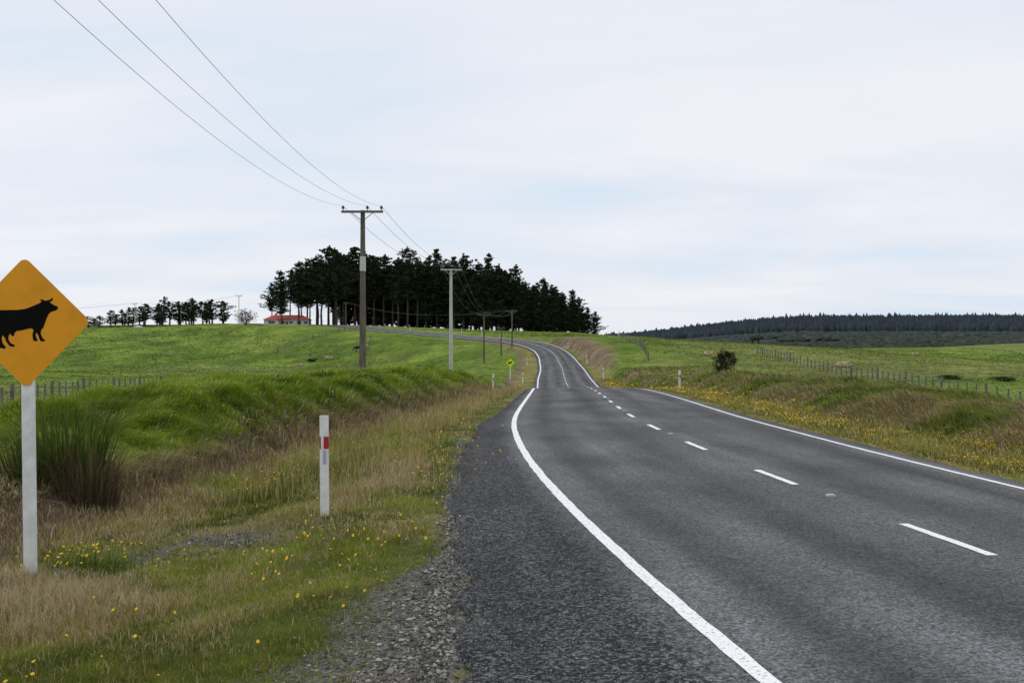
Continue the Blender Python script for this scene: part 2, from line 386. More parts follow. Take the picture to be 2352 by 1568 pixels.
strips('road_centre_line_yellow',ds,M_yel)
mb=MB()
for yy in(-.5,11.9,20.3,28.8,37.3,54):
    t_=t_of_y(yy);xx,y2,zz=surf(np.array([t_]),np.array([0.04]))
    mb.box((xx[0],y2[0],zz[0]+.010),(.10,.10,.018));mb.box((xx[0],y2[0],zz[0]+.022),(.07,.07,.010))
add_obj('road_reflector_studs',mb.mesh('studs',[M_grey]))

# ------------------------------------------------------------ grass
def blades_mesh(name,P,h,w,ang,lean,ldir,base,tip,mat):
    n=len(P);V=np.empty((n,5,3),np.float32);wx=np.cos(ang)*w/2;wy=np.sin(ang)*w/2
    lx=np.cos(ldir)*lean*h;ly=np.sin(ldir)*lean*h
    x,y,zz=P[:,0],P[:,1],P[:,2]-.02
    V[:,0]=np.stack([x-wx,y-wy,zz],-1);V[:,1]=np.stack([x+wx,y+wy,zz],-1)
    mzz=zz+h*.6*(1-.15*lean)
    V[:,2]=np.stack([x-wx*.8+lx*.35,y-wy*.8+ly*.35,mzz],-1);V[:,3]=np.stack([x+wx*.8+lx*.35,y+wy*.8+ly*.35,mzz],-1)
    V[:,4]=np.stack([x+lx,y+ly,zz+h*np.clip(1-.45*lean,.2,1)],-1)
    b=np.arange(n)[:,None]*5
    F=np.concatenate([b+np.array([0,1,3]),b+np.array([0,3,2]),b+np.array([2,3,4])],1).reshape(-1,3)
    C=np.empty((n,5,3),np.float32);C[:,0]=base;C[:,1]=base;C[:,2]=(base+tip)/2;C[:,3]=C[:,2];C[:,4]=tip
    return np_mesh(name,V.reshape(-1,3),F,mat,C.reshape(-1,3))
def sample(n,y0,y1,side):
    u=RNG.random(n);y=y0*(y1/y0)**u
    half=.56*y+2
    x=(-RNG.random(n)*half if side<0 else RNG.random(n)*half)
    if side<0:x=x+np.where(RNG.random(n)<.12,1.2,0)
    return x,y
def grass_side(side,n,y0,y1,name):
    x,y=sample(n,y0,y1,side)
    z,s,t,py,a,left,db,sh,fw,Hl,bR=ground(x,y,True)
    edge=np.where(left,sh,3.45)
    d=a-edge
    nn=fbm(x,y,.45,3,61);clump=fbm(x,y,1.1,3,62);big=fbm(x,y,3.2,3,63)
    keep=(d>-.05)&(left if side<0 else ~left)&(fw<.97)
    r=RNG.random(len(x))
    if side<0:
        dens=sstep(d,-.1,.5)*.9+.1
        gr=(1-sstep(d-.7*(nn-.5),np.interp(y,[5,7,9.5,14],[.8,.3,.05,.0]),np.interp(y,[5,7,9.5,14],[2.1,1.3,.4,.12])))
        pt=np.exp(-((x+3.1)/1.2)**2-((y-10.6)/1.0)**2)
        dens=dens*(1-.82*gr)*(1-.8*pt)*(.35+.9*sstep(nn,.3,.6))
        onbank=sstep(a,db-.1,db+.9)
        dens=np.maximum(dens,onbank*.95)
        tall=sstep(y,12,17)
        h=.04+.045*sstep(d,.3,1.2)+.05*sstep(clump,.5,.75)+.22*tall*sstep(d,.4,1.6)*(.3+1.2*clump)
        h=h*(1-onbank)+onbank*(.10+.38*sstep(clump*.6+nn*.4,.25,.75))*np.interp(y,[6,11,16,20],[.5,.7,.8,1])
        straw_f=sstep(clump*.6+big*.4,.52,.64)*.65+.10
        straw_f=np.where(y>16,straw_f*.7+.18,straw_f)
        basebank=np.exp(-((a-db-.1)/.7)**2)
        straw_f=straw_f*(1-onbank)+onbank*(.05+.35*sstep(clump,.6,.75)*np.interp(y,[8,14],[1.4,.3]))
        straw_f=np.clip(straw_f+basebank*.65,0,.95)
        dens=dens*(1-.45*basebank)
        dry=np.exp(-((x+3.7)/.75)**2-((y-8.3)/.9)**2)+np.exp(-((x+4.6)/.7)**2-((y-9.0)/.6)**2)+.8*np.exp(-((x+1.6)/.6)**2-((y-14.5)/2.2)**2)+.85*np.exp(-((x+6.3)/1.5)**2-((y-12)/1.6)**2)
        straw_f=np.clip(straw_f+dry,0,.93);h=h+dry*.12;dens=np.maximum(dens,dry)
    else:
        dens=.3+.7*sstep(d,0,.4)
        onbank=sstep(a,bR,bR+1)
        h=.07+.12*sstep(d,.2,1.2)*(.4+1.2*clump);h=h*(1-onbank)+onbank*(.08+.34*clump)
        straw_f=.5*(1-onbank)+onbank*(.14+.62*sstep(big,.47,.6))
        cut=sstep(py,118,150)*(1-sstep(py,215,235));dens=dens*(1-.8*cut*sstep(a,4,4.6)*(1-sstep(a,6.6,7.4)))
        dry=0*x
    keep&=(r<dens)
    x,y,z,s,a,d,onbank,straw_f,h,clump,big,db,nn,fw,dry=[q[keep] for q in(x,y,z,s,a,d,onbank,straw_f,h,clump,big,db,nn,fw,dry)]
    n=len(x);h=h*RNG.uniform(.55,1.25,n)*(1-.4*fw);w=np.maximum(.0045,.00075*y)*RNG.uniform(.7,1.3,n)
    straw=RNG.random(n)<straw_f
    h=np.where(straw,h*1.1,h)
    g=RNG.random(n)
    yel=sstep(big,.35,.65)
    green=mixc((.125,.215,.010),(.28,.37,.034),g*.5+.5*yel)
    verge_g=mixc((.16,.21,.022),(.29,.32,.05),g)
    if side>0:green=mixc((.11,.165,.018),(.21,.255,.038),g)
    green=mixc(verge_g,green,onbank if side<0 else onbank*.9)
    tuft=fbm(x,y,.7,2,68)
    green*= (.45+.95*sstep(nn*.35+clump*.3+tuft*.35,.33,.66))[:,None]
    st=mixc((.34,.26,.13),(.66,.55,.36),RNG.random(n))
    gold=mixc((.27,.22,.045),(.44,.35,.10),RNG.random(n))
    st=np.where((RNG.random(n)<np.where(dry>.4,.1,(.6 if side>0 else .45)))[:,None],gold,st)
    brown=mixc((.12,.08,.055),(.34,.24,.17),RNG.random(n))
    bb=np.exp(-((a-db-.1)/.7)**2) if side<0 else 0*x
    st=np.where((RNG.random(n)<bb*.75)[:,None],brown,st)
    if side>0:st=np.where(((RNG.random(n)<.45)&(onbank>.5))[:,None],brown*1.15,st)
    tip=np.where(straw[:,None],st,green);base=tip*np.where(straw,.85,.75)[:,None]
    lean=np.where(onbank>.4,RNG.uniform(.5,1.5,n),RNG.uniform(.1,.8,n))
    ldir=np.where(onbank>.4,(-.7 if side<0 else 2.6)+3.4*(fbm(x,y,1.2,2,66)-.5)+RNG.normal(0,.4,n),RNG.uniform(0,2*PI,n))
    P=np.stack([x,y,z],-1)
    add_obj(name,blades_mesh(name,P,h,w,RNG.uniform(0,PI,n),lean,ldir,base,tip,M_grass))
grass_side(-1,620000,4.3,95,'roadside_grass')
grass_side(1,340000,9,120,'roadside_grass')
def pasture(n,y0,y1):
    u=RNG.random(n);y=y0*(y1/y0)**u;x=(RNG.random(n)*2-1)*(.56*y+3)
    z,s,t,py,a,left,db,sh,fw,Hl,bR=ground(x,y,True)
    nn=fbm(x,y,6,3,64);k=(fw>.6)&(RNG.random(n)<.25+.75*sstep(nn,.35,.6))
    x,y,z,nn=x[k],y[k],z[k],nn[k];n=len(x)
    h=np.maximum(.10,.0009*y)*RNG.uniform(.5,1.3,n);w=np.maximum(.02,.0014*y)*RNG.uniform(.6,1.4,n)
    c=field_col(x,y)*1.2*RNG.uniform(.7,1.3,(n,1))
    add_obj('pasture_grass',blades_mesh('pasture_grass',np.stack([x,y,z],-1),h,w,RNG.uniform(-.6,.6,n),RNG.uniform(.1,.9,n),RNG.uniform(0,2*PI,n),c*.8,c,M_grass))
pasture(190000,16,320)
# tall seed stalks standing in the verge beyond the marker post
n=5200;y=13*(60/13)**RNG.random(n);t_=np.interp(y,PATH[:,1],ARC);sv=-(shoulder(y)+RNG.uniform(.5,3.2,n));x,y2,_=surf(t_,sv)
k=RNG.random(n)<sstep(fbm(x,y2,1.4,3,121),.4,.62);x,y2=x[k],y2[k];n=len(x);zz=ground(x,y2)
c=mixc((.30,.24,.09),(.55,.44,.22),RNG.random(n))
add_obj('seed_stalks',blades_mesh('seed_stalks',np.stack([x,y2,zz],-1),RNG.uniform(.28,.6,n),np.maximum(.004,.00055*y2),RNG.uniform(0,PI,n),RNG.uniform(.05,.4,n),RNG.uniform(0,2*PI,n),c*.8,c,M_grass))

# ------------------------------------------------------------ stones
def stones(name,xy,size,c1,c2):
    x,y=xy;z=ground(x,y)
    n=len(x);O=np.array([(1,0,0),(0,1,0),(-1,0,0),(0,-1,0),(0,0,1),(0,0,-1)],float)
    f=np.array([(0,1,4),(1,2,4),(2,3,4),(3,0,4),(1,0,5),(2,1,5),(3,2,5),(0,3,5)])
    an=RNG.uniform(0,2*PI,n);ca,sa=np.cos(an),np.sin(an)
    V=O[None]*(size[:,None,None])*RNG.uniform(.55,1.2,(n,6,1))*np.array([1,.8,.6])
    Vx=V[...,0]*ca[:,None]-V[...,1]*sa[:,None];Vy=V[...,0]*sa[:,None]+V[...,1]*ca[:,None]
    W=np.stack([Vx+x[:,None],Vy+y[:,None],V[...,2]+z[:,None]+size[:,None]*.25],-1)
    Fc=(np.arange(n)[:,None,None]*6+f[None]).reshape(-1,3)
    C=mixc(c1,c2,RNG.random(n)**1.7);C=np.repeat(C[:,None],6,1).reshape(-1,3)
    add_obj(name,np_mesh(name,W.reshape(-1,3),Fc,M_stone,C))
n=24000;y=4.5*(20/4.5)**RNG.random(n)
tt=np.interp(y,PATH[:,1],ARC);shq=shoulder(y)
dd=np.abs(RNG.normal(0,1,n))*np.interp(y,[4.5,7,9.5,20],[.8,.5,.14,.05])-.12
x,y2,_=surf(tt,-(shq+dd))
xx=np.concatenate([x,-3.1+RNG.normal(0,.8,2500)]);yy=np.concatenate([y2,10.6+RNG.normal(0,.7,2500)])
stones('gravel',(xx,yy),np.clip(RNG.gamma(2.2,.0044,len(xx)),.004,.034),(.055,.052,.047),(.38,.36,.32))
n=9000;y=4.8*(16/4.8)**RNG.random(n);tt=np.interp(y,PATH[:,1],ARC)
sv=-(3.15+RNG.random(n)**.6*(shoulder(y)-3.1));x,y2,z2=surf(tt,sv)
size=RNG.uniform(.004,.009,n);O=np.array([(1,0,0),(0,1,0),(-1,0,0),(0,-1,0),(0,0,1)],float)
V=O[None]*size[:,None,None]*RNG.uniform(.6,1.2,(n,5,1));V[...,0]+=x[:,None];V[...,1]+=y2[:,None];V[...,2]+=(z2+.001)[:,None]
f=np.array([(0,1,4),(1,2,4),(2,3,4),(3,0,4)])
add_obj('loose_chips',np_mesh('loose_chips',V.reshape(-1,3),(np.arange(n)[:,None,None]*5+f[None]).reshape(-1,3),M_stone,np.repeat(mixc((.03,.03,.03),(.24,.24,.23),RNG.random(n)**2)[:,None],5,1).reshape(-1,3)))

# ------------------------------------------------------------ flowers
def flowers(name,x,y,hh):
    z=ground(x,y)+hh;n=len(x);r=np.maximum(.011,.00062*y)*RNG.uniform(.7,1.25,n)
    k=6;an=np.linspace(0,2*PI,k,endpoint=False)
    nt=RNG.normal(0,.45,(n,2))+np.array([0,-.25])
    cx=np.cos(an)[None]*r[:,None];cy=np.sin(an)[None]*r[:,None]
    cz=-(nt[:,0:1]*cx+nt[:,1:2]*cy)+r[:,None]*.25
    ring=np.stack([x[:,None]+cx,y[:,None]+cy,z[:,None]+cz],-1)
    ctr=np.stack([x,y,z],-1)[:,None]
    g=np.maximum(.0025,.0003*y)
    st=np.stack([np.stack([x-g,y,z-hh-.01],-1),np.stack([x+g,y,z-hh-.01],-1),np.stack([x,y,z],-1)],1)
    V=np.concatenate([ctr,ring,st],1);m=V.shape[1]
    f=[(0,1+i,1+(i+1)%k) for i in range(k)]+[(k+1,k+2,k+3)]
    Fc=(np.arange(n)[:,None,None]*m+np.array(f)[None]).reshape(-1,3)
    c=mixc((.72,.40,.005),(.85,.56,.02),RNG.random(n))
    C=np.repeat(c[:,None],m,1);C[:,0]*=.8;C[:,k+1:]=(.08,.12,.02)
    add_obj(name,np_mesh(name,V.reshape(-1,3),Fc,M_petal,C.reshape(-1,3)))
n=4600;y=5.5*(60/5.5)**RNG.random(n);x=-RNG.random(n)*(.5*y+1)+1
s_,t_=nearest(x,y);cl=fbm(x,y,.9,3,101);aa=-s_-shoulder(y)
ok=(aa>.35)&(aa<4.0)&(RNG.random(n)<sstep(cl,.5,.70)*.5+.02)&(y<40)
fx=[x[ok]];fy=[y[ok]]
for(cx,cy,sx,sy,m) in((-3.95,9.5,.25,.25,55),(-3.5,14.6,.35,.5,80),(-1.2,15.5,.5,1.8,110),(-.95,10,.25,1.4,22),(-1.5,20,.6,3,80)):
    fx.append(cx+RNG.normal(0,sx,m));fy.append(cy+RNG.normal(0,sy,m))
fx=np.concatenate(fx);fy=np.concatenate(fy)
flowers('yellow_flowers',fx,fy,np.where(fy<12,.07,.15)+RNG.uniform(0,.10,len(fx))+np.where(np.hypot(fx+3.95,fy-9.5)<.7,.12,0))
n=14000;y=9*(110/9)**RNG.random(n);t_=np.interp(y,PATH[:,1],ARC);sv=3.6+RNG.random(n)**.8*3.0
x,y2,_=surf(t_,sv);cl=fbm(x,y2,1.3,3,102)
ok=(RNG.random(n)<(sstep(cl,.38,.66)*.62+.05)*(1-sstep(sv,5.6,6.6)*.85)*np.interp(y,[20,60],[1,.5]))
flowers('yellow_flowers',x[ok],y2[ok],RNG.uniform(.07,.20,ok.sum()))

# ------------------------------------------------------------ clumps
def leafclump(name,x,y,n,H,spread,c1,c2,w=.012,z=None,flat=1.0):
    z=gz(x,y) if z is None else z
    a=RNG.uniform(0,2*PI,n);r=spread*.4*np.sqrt(RNG.random(n));P=np.stack([r*np.cos(a),r*np.sin(a),np.zeros(n)],-1)
    h=H*RNG.uniform(.3,1.05,n);c=mixc(c1,c2,RNG.random(n))
    me=blades_mesh(name,P,h,np.full(n,w)*RNG.uniform(.6,1.4,n),RNG.uniform(0,PI,n),RNG.uniform(.05,.6,n)*spread/H*1.2,a+RNG.normal(0,.5,n),c*.6,c,M_grass)
    return add_obj(name,me,(x,y,z-.02))
leafclump('flax_bush',-5.85,13.5,480,1.45,1.05,(.05,.08,.014),(.14,.20,.035),.018)
leafclump('flax_bush',-5.4,13.1,380,1.1,.85,(.08,.055,.035),(.19,.14,.07),.013)
leafclump('flax_bush',-6.15,13.2,240,.9,.9,(.06,.07,.02),(.16,.18,.05),.015)
leafclump('flower_bush',-3.95,9.5,900,.30,.75,(.06,.10,.012),(.13,.19,.02),.010)

# ------------------------------------------------------------ foliage generators
def quads_cloud(C,rad,nper,size,flat=.55):
    m=len(C);cen=np.repeat(C,nper,0);d=RNG.normal(0,1,(m*nper,3));d/=np.linalg.norm(d,axis=1,keepdims=True)
    rr=np.repeat(rad,nper)[:,None]*RNG.random((m*nper,1))**.45
    P=cen+d*rr*np.array([1,1,flat])
    k=len(P);u=RNG.normal(0,1,(k,3));u/=np.linalg.norm(u,axis=1,keepdims=True)
    v=np.cross(u,RNG.normal(0,1,(k,3)));v/=np.linalg.norm(v,axis=1,keepdims=True)
    sz=size*RNG.uniform(.5,1.3,(k,1));u=u*sz*.5;v=v*sz*.26
    V=np.stack([P-u,P-v,P+u,P+v],1)
    return V
def tree_mesh(name,mb,CL,rad,nper,size,c1,c2,flat=.55):
    V=quads_cloud(np.array(CL),np.array(rad),nper,size,flat)
    tone=np.repeat(RNG.random(len(CL)),nper)
    c=mixc(c1,c2,np.clip(tone*.7+RNG.random(len(tone))*.3,0,1))
    b=len(mb.v);allV=np.concatenate([np.array(mb.v,float).reshape(-1,3),V.reshape(-1,3)])
    fs=mb.f+(b+np.arange(len(V)*4).reshape(-1,4)).tolist()
    me=bpy.data.meshes.new(name);me.from_pydata(allV.tolist(),[],fs)
    me.materials.append(M_bark);me.materials.append(M_needle)
    me.polygons.foreach_set('material_index',[0]*len(mb.f)+[1]*len(V))
    ca=me.color_attributes.new('Col','FLOAT_COLOR','POINT');cc=np.ones((len(allV),4),np.float32)
    cc[b:,:3]=np.repeat(c[:,None],4,1).reshape(-1,3);ca.data.foreach_set('color',cc.ravel());me.update();return me
def make_pine(name,H,cs,R,top='cone',rs=1.0,size=.72,nper=19,skip=.14):
    mb=MB();bend=RNG.normal(0,.4,(5,2));pts=[Vector((0,0,0))]
    for i in range(1,6):
        pts.append(Vector((bend[:i,0].sum()*.5,bend[:i,1].sum()*.5,H*i/5*.98)))
    rr=[.42,.34,.27,.2,.12,.03]
    for i in range(5):mb.tube(pts[i],pts[i+1],rr[i],rr[i+1],7,0,False)
    def trunk(zz):
        f=min(4.99,max(0,zz/(H*.98)*5));i=int(f);return pts[i].lerp(pts[i+1],f-i)
    CL=[];rad=[];zz=cs*H
    lob=RNG.uniform(0,2*PI);prof=RNG.uniform(.65,1.25,60)
    while zz<H*.985:
        t=(zz-cs*H)/(H-cs*H)
        if top=='cone':pf=(1-t)**.6*min(1,t*3+.6)
        else:pf=(1-t**2.6)*min(1,t*1.6+.45)
        pf*=prof[int(zz*.9)%60]
        nb=RNG.integers(4,7);a0=RNG.uniform(0,2*PI)
        for j in range(nb):
            if RNG.random()<skip:continue
            a=a0+j*2*PI/nb+RNG.normal(0,.3);Lb=R*pf*RNG.uniform(.45,1.25)*(1+.25*math.cos(a-lob))+.35
            p=trunk(zz);up=RNG.uniform(.08,.45)
            q=p+Vector((math.cos(a)*Lb,math.sin(a)*Lb,Lb*up))
            mb.tube(p,q,.09*(1-t)+.03,.02,3,0,False)
            ks=np.arange(.3,1.01,max(.16,.95/Lb))
            for k in ks:
                c=p.lerp(q,float(k));CL.append((c.x+RNG.normal(0,.2),c.y+RNG.normal(0,.2),c.z+.15+RNG.normal(0,.15)));rad.append(RNG.uniform(.65,1.2)*(1.2-.5*t)*rs)
        zz+=RNG.uniform(.6,1.15)
    tp=trunk(H*.97);CL+= [(tp.x,tp.y,H),(tp.x,tp.y,H-.7)];rad+=[.35,.6]
    for i in range(16):
        z0=RNG.uniform(.15,1)*cs*H;a=RNG.uniform(0,2*PI);p=trunk(z0);l=RNG.uniform(.8,2.8)
        mb.tube(p,p+Vector((math.cos(a)*l,math.sin(a)*l,l*.1)),.05,.015,3,0,False)
    return tree_mesh(name,mb,CL,rad,nper,size,(.010,.019,.008),(.038,.056,.021))
PH=[make_pine('pine_high_a',26,.36,5.8),make_pine('pine_high_b',26,.44,6.0,'flat'),make_pine('pine_high_c',26,.32,5.6)]
PL=[make_pine('pine_low_a',24,.08,6.0),make_pine('pine_low_b',24,.14,6.2),make_pine('pine_low_c',24,.05,5.2),make_pine('pine_low_d',24,.18,6.2,'flat')]
PF=[make_pine('pine_wind_a',14,.20,5.4,'flat',.9,.75,13,.2),make_pine('pine_wind_b',14,.14,4.8,'cone',.9,.75,13,.2),make_pine('pine_wind_c',14,.25,5.2,'flat',.85,.75,13,.22)]
topx=[-92,-87.5,-83,-76,-69,-63,-57,-51,-46,-39.5,-34,-29,-21.4,-15,-7,-.2,5.5,10,15,19.5,24,29,33]
topz=[17,21.5,28.0,30.5,33.5,38.6,36,35,33,36.3,34,35,33.9,32,33,31,25.5,24.4,23.6,22,18,13,9]
def put_pine(x,y,toplim,pool,wide=1.0,mh=1.0):
    zb=gz(x,y)-.3;H=(toplim-zb)*mh;me=pool[RNG.integers(len(pool))]
    ho=26 if me.name.startswith('pine_high') else 24 if me.name.startswith('pine_low') else 14
    sc=H/ho;w=max(sc,.62 if ho>20 else .6)*wide*RNG.uniform(.9,1.12)
    add_obj('pine_tree',me,(x,y,zb),(0,0,RNG.uniform(0,2*PI)),(w,w,sc))
x=-86.5
i=0
while x<31:
    tl=np.interp(x,topx,topz)
    pool=PH if x<-38 else (PH+PL if x<-24 else PL)
    put_pine(x,366+RNG.uniform(-5,5),tl,pool,1.0,RNG.uniform(.82,.97) if i%3 else 1.0);i+=1
    x+=RNG.uniform(2.4,3.9)
x=-80
while x<27:
    tl=np.interp(x,topx,topz);put_pine(x,384+RNG.uniform(-6,6),tl*.98+.3,PH if x<-50 else PL,1.15,RNG.uniform(.86,.98));x+=RNG.uniform(2.6,4.4)
x=-66
while x<24:
    tl=np.interp(x,topx,topz);put_pine(x,400+RNG.uniform(-6,6),tl*.96,PL,1.25,RNG.uniform(.84,.95));x+=RNG.uniform(2.6,4.4)
for x,tz in((-157,9.8),(-155,10.5),(-152,11.5),(-150,12),(-148,13),(-145,13.5),(-143,14.2),(-139,15),(-137,15.5),(-134,16.6),(-132,16.5),(-129,17.4),(-127,17.2),(-125,16.8),(-122,15.8),(-119,17.6),(-117,17),(-114,16.5),(-112,17.2),(-110,18),(-108,17.5),(-106.5,16.5),(-146,12),(-141,14),(-136,15),(-130.5,16),(-124,16),(-115.5,16.5),(-120.5,16)):
    put_pine(x*1.02+RNG.uniform(-1,1),388+RNG.uniform(-5,6),tz+.6,PF,1.15,RNG.uniform(.85,1.06))
def blob_tree(name,H,W,trunkh,c1,c2,n=90,leaf=.3,nper=22):
    mb=MB();mb.tube((0,0,0),(.05,0,trunkh+H*.25),.16*H/6,.08*H/6,7,0,False);CL=[];rad=[]
    for i in range(n):
        d=RNG.normal(0,1,3);d/=np.linalg.norm(d);r=RNG.uniform(.45,1.08)
        c=np.array([d[0]*W/2*r,d[1]*W/2*r,trunkh+(H-trunkh)*.5+d[2]*(H-trunkh)*.46*r])
        CL.append(tuple(c));rad.append(RNG.uniform(.09,.16)*H)
        if i%6==0:mb.tube((0,0,trunkh*.8),tuple(c),.06*H/6,.02*H/6,3,0,False)
    return tree_mesh(name,mb,CL,rad,nper,leaf,c1,c2,.8)
bt=blob_tree('round_tree_mesh',6.6,7.4,1.4,(.03,.035,.018),(.085,.065,.035),100,.35)
add_obj('round_tree',bt,(-91,350,gz(-91,350)-.2))
bs=blob_tree('shrub_mesh',1.6,1.45,.15,(.010,.016,.008),(.035,.038,.018),110,.09,30)
add_obj('dark_shrub',bs,(12.4,59.5,gz(12.4,59.5)-.05),(0,0,0),(.95,.95,1.0))
for(x,y,w) in((41,96,1.2),(46,96,1.4)):
    add_obj('rush_clump',bs,(x,y,gz(x,y)-.1),(0,0,x),(w*1.4,w,.35))
# ------------------------------------------------------------ distant vegetation
def domes(name,x,y,r,h,c,k=6):
    n=len(x);z=ground(x,y);an=np.linspace(0,2*PI,k,endpoint=False)
    rings=[]
    for(fr,fz) in((.85,-.15),(1.0,.35),(.62,.8)):
        j=RNG.uniform(.75,1.25,(n,k))
        rings.append(np.stack([x[:,None]+np.cos(an)[None]*r[:,None]*fr*j,y[:,None]+np.sin(an)[None]*r[:,None]*fr*j,z[:,None]+h[:,None]*fz*RNG.uniform(.85,1.15,(n,k))],-1))
    V=np.concatenate(rings+[np.stack([x,y,z+h],-1)[:,None]],1);m=V.shape[1];f=[]
    for q in range(2):
        for i in range(k):
            j=(i+1)%k;f+=[(q*k+i,q*k+j,(q+1)*k+j),(q*k+i,(q+1)*k+j,(q+1)*k+i)]
    f+=[(2*k+i,2*k+(i+1)%k,3*k) for i in range(k)]
    Fc=(np.arange(n)[:,None,None]*m+np.array(f)[None]).reshape(-1,3);C=np.repeat(c[:,None],m,1)*RNG.uniform(.8,1.2,(n,m,1))
    add_obj(name,np_mesh(name,V.reshape(-1,3),Fc,M_far,C.reshape(-1,3)))
n=15000;y=575*(1100/575)**RNG.random(n);x=y*RNG.uniform(.03,.62,n)
den=fbm(x,y,50,3,111);ok=RNG.random(n)<sstep(den,.28,.5);ok&=~((np.abs(y-600)<16)&(np.abs(x-200)<70))
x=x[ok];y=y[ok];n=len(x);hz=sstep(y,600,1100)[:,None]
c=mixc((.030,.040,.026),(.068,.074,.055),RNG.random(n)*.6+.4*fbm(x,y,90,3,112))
c=c*(1-hz*.4)+np.array((.038,.048,.056))*hz*.9  # atmospheric haze painted into the bush colour, stronger with distance
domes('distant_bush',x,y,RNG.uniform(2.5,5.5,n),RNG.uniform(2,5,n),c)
n=9000;y=RNG.uniform(1120,1560,n);x=y*RNG.uniform(.05,.62,n)
c=mixc((.044,.058,.066),(.062,.078,.088),RNG.random(n))  # bluish tint of the air haze is put into the tree colour
hh=RNG.uniform(10,14.5,n)*np.interp(x/y,[.05,.3],[.7,1.1]);hh=np.where(RNG.random(n)<.05,hh*1.25,hh)
zz=ground(x,y);k=5;an=np.linspace(0,2*PI,k,endpoint=False);r=RNG.uniform(3,5,n)
ring=np.stack([x[:,None]+np.cos(an)[None]*r[:,None],y[:,None]+np.sin(an)[None]*r[:,None],np.repeat((zz-2)[:,None],k,1)],-1)
ring2=np.stack([x[:,None]+np.cos(an)[None]*r[:,None]*.62,y[:,None]+np.sin(an)[None]*r[:,None]*.62,(zz+hh*.62)[:,None]*np.ones((1,k))],-1)
V=np.concatenate([ring,ring2,np.stack([x,y,zz+hh],-1)[:,None]],1)
f=[]
for i in range(k):
    j=(i+1)%k;f+=[(i,j,k+j),(i,k+j,k+i),(k+i,k+j,2*k)]
Fc=(np.arange(n)[:,None,None]*(2*k+1)+np.array(f)[None]).reshape(-1,3)
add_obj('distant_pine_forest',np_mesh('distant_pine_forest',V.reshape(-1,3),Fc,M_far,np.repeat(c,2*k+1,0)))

# ------------------------------------------------------------ cow signs
M_blk=new_mat('black_vinyl',(.006,.006,.006),.7,.05)
def cow_sign(name,x,y,half,zc,postw,color,lean=0.0,yaw=0.0):
    par=bpy.data.objects.new(name,None);scene.collection.objects.link(par)
    zb=gz(x,y)-.25;par.location=(x,y,zb);H=zc-zb
    my=new_mat('sign_face_'+name,color,.5,.3)
    noisy(my,tuple(c*.88 for c in color),color,5,8,lo=.3,hi=.55)
    mb=MB();mb.box((0,.0,(H-.02)/2),(postw,postw*.6,H+.0),0)
    o=add_obj('post',mb.mesh('post',[M_white]));o.parent=par
    mod=o.modifiers.new('b','BEVEL');mod.width=.008;mod.segments=2
    pts=[];rc=.055*half/.5;e=half-rc
    for q in range(4):
        ca=q*PI/2;cx,cz=math.cos(ca)*e,math.sin(ca)*e
        for j in range(7):
            a=ca-PI/4+j*PI/12;pts.append((cx+rc*math.cos(a),cz+rc*math.sin(a)))
    mb=MB();yf_=-postw*.3-.012
    mb.poly([(p[0],yf_,p[1]+H) for p in pts],0);mb.poly([(p[0],yf_+.004,p[1]+H) for p in pts][::-1],1)
    for i in range(len(pts)):
        p,q=pts[i],pts[(i+1)%len(pts)];mb.poly([(p[0],yf_,p[1]+H),(p[0],yf_+.004,p[1]+H),(q[0],yf_+.004,q[1]+H),(q[0],yf_,q[1]+H)],1)
    o=add_obj('plate',mb.mesh('plate',[my,M_grey]));o.parent=par
    cow=[(123,705),(122,711),(116,714),(108,716),(101,722),(96,733),(92,745),(89,752),(84,758),(83,766),(87,775),(93,781),(92,783),(83,783),(80,777),(77,768),(74,763),(71,767),(73,775),(76,780),(74,783),(66,781),(65,775),(64,768),(67,757),(62,753),(50,755),(38,758),(28,759),(24,763),(22,770),(17,770),(13,764),(10,770),(9,777),(14,786),(24,791),(22,795),(12,793),(4,782),(1,773),(-4,768),(-6,775),(-4,786),(4,796),(1,799),(-10,797),(-14,788),(-15,775),(-20,762),(-24,750),(-26,758),(-28,778),(-34,784),(-32,760),(-31,735),(-27,720),(-20,714),(-8,711),(10,711),(30,711),(48,709),(60,705),(72,700),(82,696),(86,692),(83,688),(86,687),(94,691),(99,690),(106,688),(110,684),(112,687),(109,692),(104,694),(108,697),(114,701)]
    k=half/143.0
    mb=MB();mb.poly([((p[0]-48)*k,yf_-.0025,(740-p[1])*k+H) for p in cow],0)
    o=add_obj('cow_pictogram',mb.mesh('cow_pictogram',[M_blk],tri=True));o.parent=par
    mb=MB()
    for dz in(-.45,.45):mb.tube((0,yf_-.004,H+dz*half),(0,yf_,H+dz*half),.012*half/.5,.012*half/.5,8,0)
    o=add_obj('bolts',mb.mesh('bolts',[my]));o.parent=par
    par.rotation_euler=(0,lean,yaw)
cow_sign('cow_warning_sign',-4.345,9.25,.565,1.97,.105,(.82,.34,.006),-.012,.0)
cow_sign('cow_warning_sign',-.2,118,.48,-.65,.10,(.72,.78,.02))

